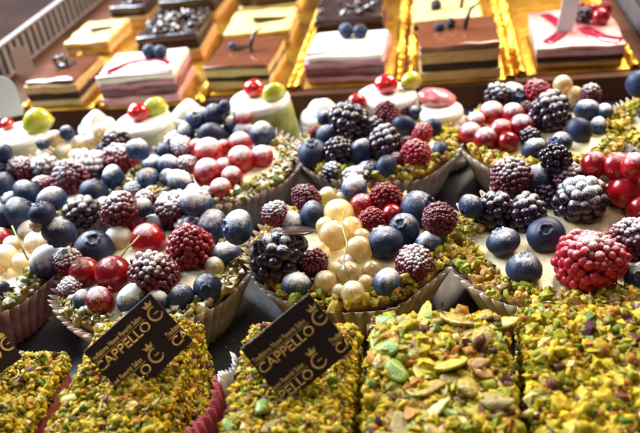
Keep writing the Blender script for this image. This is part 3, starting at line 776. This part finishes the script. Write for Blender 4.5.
def choc_card(L, T, R, ref, label, oa, ob, elev=36, k=1.0, prnt=True):
    base = P(*ref, ZT)
    tow = CAM - base; tow.z = 0; tow.normalize()
    n = (tow * math.cos(rad(elev)) + Vector((0, 0, math.sin(rad(elev))))).normalized()
    def hit(px, py):
        d = ray(px, py); return CAM + d * ((base - CAM).dot(n) / d.dot(n))
    l, t, r_ = hit(*L), hit(*T), hit(*R)
    u = (t - l).normalized(); v = n.cross(u).normalized()      # v points up the text
    w = (t - l).length; h = abs((r_ - t).dot(v))
    px = w / math.hypot(T[0] - L[0], T[1] - L[1])              # one photo pixel in cm at the card
    rot = Matrix((u, v, n)).transposed().to_quaternion()
    root = thing('chocolate_card', label, 'chocolate card', base, 0, 'chocolate cards on the pistachio slices')
    org = l - v * h - base
    TH = .09
    bm = bmesh.new(); box(bm, 0, w, 0, h, -TH, 0, .02)
    link('card', mesh_of('card', bm, M['choc'], False), root, org, rot)
    # lettering (a right along the text, b down from the top edge, photo pixels)
    def Y(b): return h - b * px
    jobs = []
    for row, sh in ((-1, -28), (0, 0), (1, -28), (2, 0)):
        for rep in (-1, 0, 1):
            a0 = oa + sh + rep * 100; b0 = ob + row * 33.3
            jobs.append(('t', 'CAPPELLO', a0 + 2, a0 + 70, b0 + 34.5, 10))
            jobs.append(('t', 'Tradizione Nuovi Favoriti Salon', a0 + 2, a0 + 68, b0 + 20.8, 5.2))
            jobs.append(('l', None, a0 + 2, a0 + 70, b0 + 23.2, .6))
            jobs.append(('c', None, a0 + 82, a0 + 82, b0 + 25.8, 8.2))
    for typ, s, a0, a1, b, c in jobs:
        if a1 * px < -.3 or a0 * px > w + .3 or Y(b) > h + .4 or Y(b) < -.3: continue
        if typ == 't': g = fit_text(s, a0 * px, a1 * px, Y(b), c * px)
        elif typ == 'c': g = logo_bm(a0 * px, Y(b), c * px)
        else:
            g = bmesh.new(); vs = [g.verts.new(q) for q in ((a0 * px, Y(b), 0), (a1 * px, Y(b), 0), (a1 * px, Y(b) + c * px, 0), (a0 * px, Y(b) + c * px, 0))]; g.faces.new(vs)
        for co, no in (((.03, 0, 0), (-1, 0, 0)), ((w - .03, 0, 0), (1, 0, 0)), ((0, .03, 0), (0, -1, 0)), ((0, h - .03, 0), (0, 1, 0))):
            bmesh.ops.bisect_plane(g, geom=g.verts[:] + g.edges[:] + g.faces[:], plane_co=co, plane_no=no, clear_outer=True)
        if not g.faces: g.free(); continue
        ex = bmesh.ops.extrude_face_region(g, geom=g.faces[:])
        for e in ex['geom']:
            if isinstance(e, bmesh.types.BMVert): e.co.z += .010
        for vv in g.verts: vv.co.z += .004
        link({'t': 'lettering', 'c': 'crown_emblem', 'l': 'gold_line'}[typ], mesh_of('lettering', g, M['gold_print'], False), root, org, rot)
    return root
choc_card((83, 352), (150, 293), (194, 340), (134, 386), 'dark chocolate card on the narrow pistachio slice, its first gold letter buried in nuts', -3, -6)
choc_card((240, 349), (309, 293), (359, 344), (300, 390), 'dark chocolate card with full gold lettering on the middle pistachio slice', 0, 0)
choc_card((-70, 366), (-4, 322), (19, 360), (-28, 398), 'dark chocolate card at the left edge showing only its last gold letters', -6, 2)

# ------------------------------------------------------------------ back shelf with layered slices
ZS = 1.5
def structure(name, bm, mat, loc=(0, 0, 0), rot=None):
    o = link(name, mesh_of(name, bm, mat, False), None, loc, rot); o['kind'] = 'structure'; return o

org = P(320, 94, ZS)   # front edge of the shelf
def loc_xy(p): d = p - org; return d.dot(RGT), d.dot(FWD)
ROTZ = (0, 0, YAW)
lx0 = loc_xy(P(30, 62, ZS))[0] - .2
rx1 = loc_xy(P(632, 46, ZS))[0] + .3
bm = bmesh.new(); box(bm, lx0 - 0.6, rx1 + 1.2, 0, 60, 0.0, ZS, .08)
structure('shelf', bm, M['shelf'], (org.x, org.y, 0.004), ROTZ)
bm = bmesh.new(); box(bm, -120, 120, -40, 120, -1.0, 0.0)
structure('tray', bm, M['tray'])
bm = bmesh.new(); box(bm, lx0 - 14, lx0 - 1.0, -12, 90, .05, 1.9, .1)
structure('counter', bm, M['wood'], (org.x, org.y, 0), ROTZ)
bm = bmesh.new(); box(bm, lx0 - 140, lx0 - 14.1, -12, 160, .03, .6)
structure('side_surface', bm, M['floor'], (org.x, org.y, 0), ROTZ)

def grille(x, y0, y1, label, z1, flip, pitch=.62, rail='white_plastic', fill=.45):
    p = org + RGT * x + FWD * y0
    root = thing('vent_grille', label, 'vent grille', (p.x, p.y, ZS), YAW)
    L = y1 - y0; bm = bmesh.new()
    box(bm, *((-.36, .12) if flip > 0 else (-.12, .36)), 0, L, z1 - .22, z1, .05); box(bm, -.2, .16, 0, L, .02, .22, .04)
    link('rail', mesh_of('rail', bm, M[rail]), root)
    bm = bmesh.new(); y = .2
    while y < L - .3:
        box(bm, -.11, .11, y, y + pitch * fill, .2, z1 - .26); y += pitch
    link('slats', mesh_of('slats', bm, M['white_plastic'], False), root)
    bm = bmesh.new(); box(bm, -.085, .085, .05, L - .05, .2, z1 - .26)
    link('dark_backing', mesh_of('dark_backing', bm, M['black_plastic'], False), root)
y_l = loc_xy(P(30, 62, ZS))[1]
grille(lx0, y_l - 6, y_l + 40, 'white slotted vent grille along the left side of the shelf', 2.4, 1, 1.0)
grille(rx1 + .6, loc_xy(P(632, 46, ZS))[1] - 3, 58, 'dark slotted vent grille along the right side of the shelf', 1.9, -1, .8, 'black_plastic', .32)

def gold_board(pl, pr, depth, label):
    a, b = P(*pl, ZS), P(*pr, ZS); w = (b - a).length; mid = (a + b) / 2
    root = thing('gold_board', label, 'cake board', (mid.x, mid.y, ZS), YAW, 'gold cake boards on the shelf')
    bm = bmesh.new(); box(bm, -w / 2, w / 2, 0, depth, .012, .10, .03)
    link('base', mesh_of('base', bm, M['gold']), root)
    rr = random.Random(int(pl[0]))
    for s in (-1, 1):
        bm = bmesh.new(); rows = []; n = int(depth / .17)
        for k in range(n + 1):
            y = depth * k / n; fold = (k % 2) * 2 - 1; row = []
            for t in range(7):
                q = t / 6; a = .42 * math.sin(q * math.pi) * (.7 + .6 * mnoise.noise(Vector((y * .9, s, pl[0]))))
                x = s * (w / 2 - .42 + .62 * q) + .05 * mnoise.noise(Vector((y * 2, q * 3, pl[1])))
                row.append(bm.verts.new((x, y + .05 * rr.uniform(-1, 1), .11 + max(0, a) + fold * .055 * (.3 + q) + .04 * rr.uniform(-1, 1) * q)))
            rows.append(row)
        for A, B in zip(rows, rows[1:]):
            for t in range(6): bm.faces.new((A[t], A[t + 1], B[t + 1], B[t]))
        o = link('scalloped_edge', mesh_of('scalloped_edge', bm, M['gold'], False), root)
        md = o.modifiers.new('thickness', 'SOLIDIFY'); md.thickness = 0.0001
ZB = ZS + .105
gold_board((22, 114), (100, 108), 16, 'gold board under the chocolate topped slice at the left')
gold_board((103, 110), (200, 104), 30, 'gold board under the white and plum slice with red swirl')
gold_board((204, 97), (292, 91), 34, 'gold board under the shiny brown glazed slice')
gold_board((296, 90), (400, 84), 34, 'gold board under the white slice with two blueberries')
gold_board((410, 87), (512, 79), 34, 'gold board under the coffee slice with bluish shine')
gold_board((520, 77), (637, 69), 34, 'gold board under the pink slice holding a paper tag')

def cake(pl, pr, h, depth, label, layers, top, decor=()):
    a, b = P(*pl, ZB), P(*pr, ZB); w = (b - a).length; mid = (a + b) / 2
    root = thing('layer_slice', label, 'cake slice', (mid.x, mid.y, ZB), YAW + rad((int(pl[0]) * 7) % 9 - 4) * .7, 'layered slices on the gold boards')
    sd = int(pl[0]); z = 0.012; tot = sum(t for t, _ in layers)
    for i, (t, m) in enumerate(layers):
        dz = h * t / tot; ins = .04 * ((i * 7 + sd) % 4)
        bm = bmesh.new(); last = i == len(layers) - 1
        box(bm, -w / 2 + ins, w / 2 - ins, ins, depth - ins, z, z + dz - .004, min(.22 if last else .05, dz * .42), 4, .13, sd + i)
        nm = {'sponge_dark': 'cocoa_sponge', 'berry_layer': 'berry_layer'}.get(m, 'glaze' if last else 'mousse')
        link(nm, mesh_of(nm, bm, M[m]), root); z += dz
    H = h
    for d in decor:
        k = d[0]
        if k == 'swirl':
            bm = bmesh.new(); pts = [(x * w / 2, y * depth, H + .02) for x, y in d[1]]
            # smooth the line
            out = []
            for i in range(len(pts) - 1):
                p0, p1, p2, p3 = [Vector(pts[min(max(j, 0), len(pts) - 1)]) for j in (i - 1, i, i + 1, i + 2)]
                for s in range(6):
                    t = s / 6
                    out.append(.5 * ((2 * p1) + (p2 - p0) * t + (2 * p0 - 5 * p1 + 4 * p2 - p3) * t * t + (3 * p1 - p0 - 3 * p2 + p3) * t ** 3))
            out.append(Vector(pts[-1]))
            tube(bm, out, d[2], 10, .2); link('sauce_swirl', mesh_of('sauce_swirl', bm, M['red_sauce']), root)
        elif k == 'curl':
            bm = bmesh.new(); x, y, r = d[1] * w / 2, d[2] * depth, d[3]
            pts = []
            for i in range(22):
                t = i / 21; aa = t * 2.4 * math.pi
                pts.append((x + r * math.cos(aa) * (1 - .3 * t), y + (t - .5) * r * 1.1, H + r * .8 + r * .8 * math.sin(aa)))
            tube(bm, pts, [r * .30] * 22, 8, .8); link('chocolate_curl', mesh_of('chocolate_curl', bm, M['choc_curl']), root)
        elif k == 'stick':
            bm = bmesh.new(); x, y = d[1] * w / 2, d[2] * depth
            tube(bm, [(x, y, H - .05), (x + .1, y + .1, H + .5), (x + .35, y + .3, H + 1.1), (x + .9, y + .6, H + 1.35)], [.16, .14, .11, .06], 8)
            link('chocolate_stick', mesh_of('chocolate_stick', bm, M['choc_curl']), root)
        elif k == 'bar':
            bm = bmesh.new(); x, y = d[1] * w / 2, d[2] * depth
            box(bm, -d[3] / 2, d[3] / 2, -.3, .3, -.06, .06, .04)
            link('chocolate_piece', mesh_of('chocolate_piece', bm, M['choc_curl']), root, (x, y, H + .1), (.1, .12, d[4]))
        elif k == 'chips':
            rr = random.Random(sd); pts, sz = [], []
            for i in range(d[1]):
                pts.append((rr.uniform(-.44, .44) * w, rr.uniform(.06, .94) * depth, H + rr.uniform(-.02, .3))); sz.append(rr.uniform(.14, .34))
            link('chocolate_shavings', chips_mesh('chocolate_shavings', pts, sz, M['choc_glaze_dark'], (.3, 1.4), ICO1, .2), root)
        else:
            x, y, r, dust = d[1] * w / 2, d[2] * depth, d[3], d[4]
            link(FRUIT_NAME[k], fruit_mesh(k, dust, 0), root, (x, y, H + r * .8 + (d[5] if len(d) > 5 else 0)), quat_towards((.3, -.5, .6), x), r)
    return root

cake((30, 109), (83, 105), 1.75, 4.6, 'brown chocolate mousse slice with a dark curl, beside the white and plum slice',
     [(.25, 'mousse_beige'), (.3, 'sponge_dark'), (.3, 'mousse_tan'), (.15, 'choc_glaze')], None, [('curl', -.1, .55, .45), ('bar', .1, .6, 1.1, .6)])
cake((104, 106), (180, 103), 2.0, 4.4, 'white slice over plum layers with a dark red swirl, beside black chocolate slices',
     [(.27, 'pink_mousse'), (.27, 'berry_layer'), (.18, 'mauve_mousse'), (.28, 'white_mousse')], None,
     [('swirl', [(-.85, .15), (-.3, .5), (.3, .55), (.75, .3)], .3), ('swirl', [(-.97, .03), (-.4, .05), (.3, .03), (.95, .04)], .26), ('B', .12, .66, .48, 0), ('B', .42, .62, .45, 0)])
cake((207, 92), (272, 88), 1.6, 5.0, 'shiny milk chocolate slice with an upright chocolate stick',
     [(.35, 'mousse_beige'), (.2, 'sponge_dark'), (.3, 'mousse_beige'), (.15, 'choc_glaze')], None, [('stick', .18, .5), ('bar', -.2, .6, 1.2, .3), ('B', -.45, .6, .28, 0)])
cake((306, 85), (386, 81), 1.75, 4.6, 'white slice with a short red stripe and two blueberries at its back',
     [(.22, 'mauve_mousse'), (.34, 'berry_layer'), (.20, 'mauve_mousse'), (.24, 'white_mousse')], None,
     [('swirl', [(-.98, .10), (-.5, .13), (.05, .14)], .22), ('B', -.1, .74, .5, 0), ('B', .28, .68, .48, 0)])
cake((420, 83), (501, 77), 2.2, 4.8, 'coffee slice with mirror glaze and a dark middle layer',
     [(.27, 'mousse_tan'), (.22, 'sponge_dark'), (.33, 'mousse_tan'), (.18, 'choc_glaze')], None, [('stick', .2, .55), ('K', -.45, .55, .32, 0), ('K', -.15, .65, .32, 0)])
S6 = cake((535, 71), (624, 65), 1.35, 6.4, 'pink and white slice with red sauce, red berries and a paper tag on top',
     [(.3, 'mousse_tan'), (.3, 'sponge_dark'), (.32, 'pink_mousse'), (.2, 'blush_glaze')], None,
     [('swirl', [(-.75, .1), (-.35, .35), (-.3, .6), (-.6, .9)], .42), ('swirl', [(.9, .08), (.5, .2), (.2, .45)], .5), ('K', .25, .62, .55, 0), ('C', .62, .55, .55, 0), ('C', .5, .8, .45, 0), ('R', .8, .8, .5, 0), ('C', .2, .9, .45, 0)])
cake((66, 58), (112, 53), 1.1, 5.0, 'yellow cream slice with a dark chocolate strip, behind the brown mousse slice',
     [(.4, 'mousse_beige'), (.25, 'mousse_tan'), (.35, 'yellow_cream')], None, [('bar', .2, .5, 1.8, .5)])
cake((140, 64), (203, 60), 1.9, 5.4, 'black chocolate slice covered in dark shavings, behind the white and plum slice',
     [(.4, 'mousse_tan'), (.3, 'sponge_dark'), (.3, 'choc_glaze_dark')], None, [('chips', 90)])
cake((226, 50), (292, 45), 1.2, 5.0, 'yellow cream slice with a slanted dark chocolate piece, behind the milk chocolate slice',
     [(.4, 'mousse_beige'), (.3, 'mousse_tan'), (.3, 'yellow_cream')], None, [('bar', .3, .45, 2.6, .2)])
cake((316, 46), (386, 43), 1.9, 5.2, 'dark chocolate slice directly behind the white slice with two blueberries',
     [(.35, 'berry_layer'), (.3, 'sponge_dark'), (.35, 'choc_glaze_dark')], None, [('bar', .2, .5, 1.6, .8), ('curl', .7, .5, .4), ('chips', 16)])
cake((412, 40), (484, 34), 1.3, 5.0, 'yellow cream slice behind the coffee slice',
     [(.4, 'mousse_tan'), (.25, 'sponge_dark'), (.35, 'yellow_cream')], None, [('K', -.3, .4, .4, 0), ('stick', .4, .4)])
cake((112, 30), (150, 27), 1.8, 5.4, 'small dark chocolate slice far back at the top left',
     [(.5, 'mousse_tan'), (.2, 'sponge_dark'), (.3, 'choc_glaze_dark')], None, [('chips', 20)])
cake((162, 24), (218, 20), 1.8, 6, 'black chocolate slice at the top edge, second from the left there',
     [(.4, 'mousse_tan'), (.3, 'sponge_dark'), (.3, 'choc_glaze_dark')], None, [('chips', 40)])
cake((240, 16), (300, 12), 1.6, 6, 'flat dark chocolate slice at the top edge above a yellow slice',
     [(.4, 'yellow_cream'), (.6, 'choc_glaze_dark')], None, [])
cake((322, 8), (384, 5), 1.6, 6, 'brown glazed slice at the top edge, behind the dark chocolate one in the middle column',
     [(.5, 'mousse_tan'), (.2, 'sponge_dark'), (.3, 'choc_glaze')], None, [])
cake((412, 8), (478, 4), 1.4, 6, 'brown glazed slice at the top edge above a yellow slice behind the coffee slice',
     [(.5, 'mousse_tan'), (.2, 'sponge_dark'), (.3, 'choc_glaze')], None, [])

# ------------------------------------------------------------------ paper tags
def card_mesh(w, h, rnd, mat, name):
    bm = bmesh.new(); vs = []
    for cx, cy, a0 in ((w / 2 - rnd, h - rnd, 0), (-w / 2 + rnd, h - rnd, 90), (-w / 2 + .1, .1, 180), (w / 2 - .1, .1, 270)):
        rr = rnd if cy > .2 else .1
        for k in range(9):
            a = rad(a0 + k * 90 / 8); vs.append(bm.verts.new((cx + rr * math.cos(a), 0, cy + rr * math.sin(a))))
    f = bm.faces.new(vs); ex = bmesh.ops.extrude_face_region(bm, geom=[f])
    for e in ex['geom']:
        if isinstance(e, bmesh.types.BMVert): e.co.y += .05
    return mesh_of(name, bm, M[mat], False)
def tag(px, py, z, w, h, rnd, mat, rot, name, label):
    o = link(name, card_mesh(w, h, rnd, mat, name), None, P(px, py, z), rot)
    o['label'] = label; o['category'] = 'paper tag'
tag(6, 118, 2.2, 2.2, 2.6, 1.0, 'card', (rad(-12), 0, rad(8)), 'paper_tag', 'white rounded paper tag standing at the left edge behind an iced cake')
tag(27, 74, ZS + .3, 1.25, 2.0, .6, 'card_grey', (rad(-10), 0, rad(20)), 'paper_tag', 'brownish rounded tag standing in front of the left vent grille')
tag(564, 33, ZB + 1.36, 1.0, 2.3, .12, 'card', (rad(-20), rad(14), rad(-10)), 'paper_tag', 'white upright paper tag stuck in the pink slice')

# crumbs fallen on the tray: nobody could count them
pts, sz = [], []
for i in range(350):
    q = P(rng.uniform(-60, 700), rng.uniform(170, 430), 0); pts.append((q.x, q.y, .05)); sz.append(rng.uniform(.03, .08))
o = link('nut_crumbs', chips_mesh('nut_crumbs', pts, sz, M['nuts'])); o['kind'] = 'stuff'
o['label'] = 'loose pistachio crumbs on the dark tray'; o['category'] = 'crumbs'

# ------------------------------------------------------------------ light
w = bpy.data.worlds.new('World'); scene.world = w; w.use_nodes = True
bg = w.node_tree.nodes['Background']; bg.inputs[0].default_value = (0.62, 0.70, 0.85, 1); bg.inputs[1].default_value = 0.085
def area(name, loc, tgt, size, power, col, sy=None):
    l = bpy.data.lights.new(name, 'AREA'); l.energy = power; l.color = col; l.size = size * S
    if sy: l.shape = 'RECTANGLE'; l.size_y = sy * S
    o = bpy.data.objects.new(name, l); COL.objects.link(o); o.location = Vector(loc) * S
    o.rotation_euler = (Vector(tgt) - Vector(loc)).to_track_quat('-Z', 'Y').to_euler()
area('window_light', (-48, 78, 50), (-6, 38, 2), 60, 25, (0.80, 0.89, 1.0), 45)
area('case_lamp', (36, 64, 46), (10, 32, 2), 40, 8.5, (1.0, 0.82, 0.62), 20)
area('ceiling_lamp', (6, 8, 95), (2, 28, 2), 34, 1.5, (1.0, 0.93, 0.84), 30)

# ------------------------------------------------------------------ camera
cam = bpy.data.cameras.new('camera'); co = bpy.data.objects.new('camera', cam); COL.objects.link(co)
co.matrix_world = Matrix.Translation(CAM * S) @ CAM_ROT.to_4x4()
cam.sensor_fit = 'HORIZONTAL'; cam.sensor_width = 36.0; cam.lens = 36.0 * FPX / 640.0
cam.clip_start = 0.01; cam.clip_end = 20
cam.dof.use_dof = True; cam.dof.focus_distance = 0.268; cam.dof.aperture_fstop = 13
scene.camera = co
scene.render.engine = 'CYCLES'
scene.view_settings.view_transform = 'Standard'; scene.view_settings.look = 'None'
scene.view_settings.gamma = 1.0; scene.view_settings.exposure = 0.2
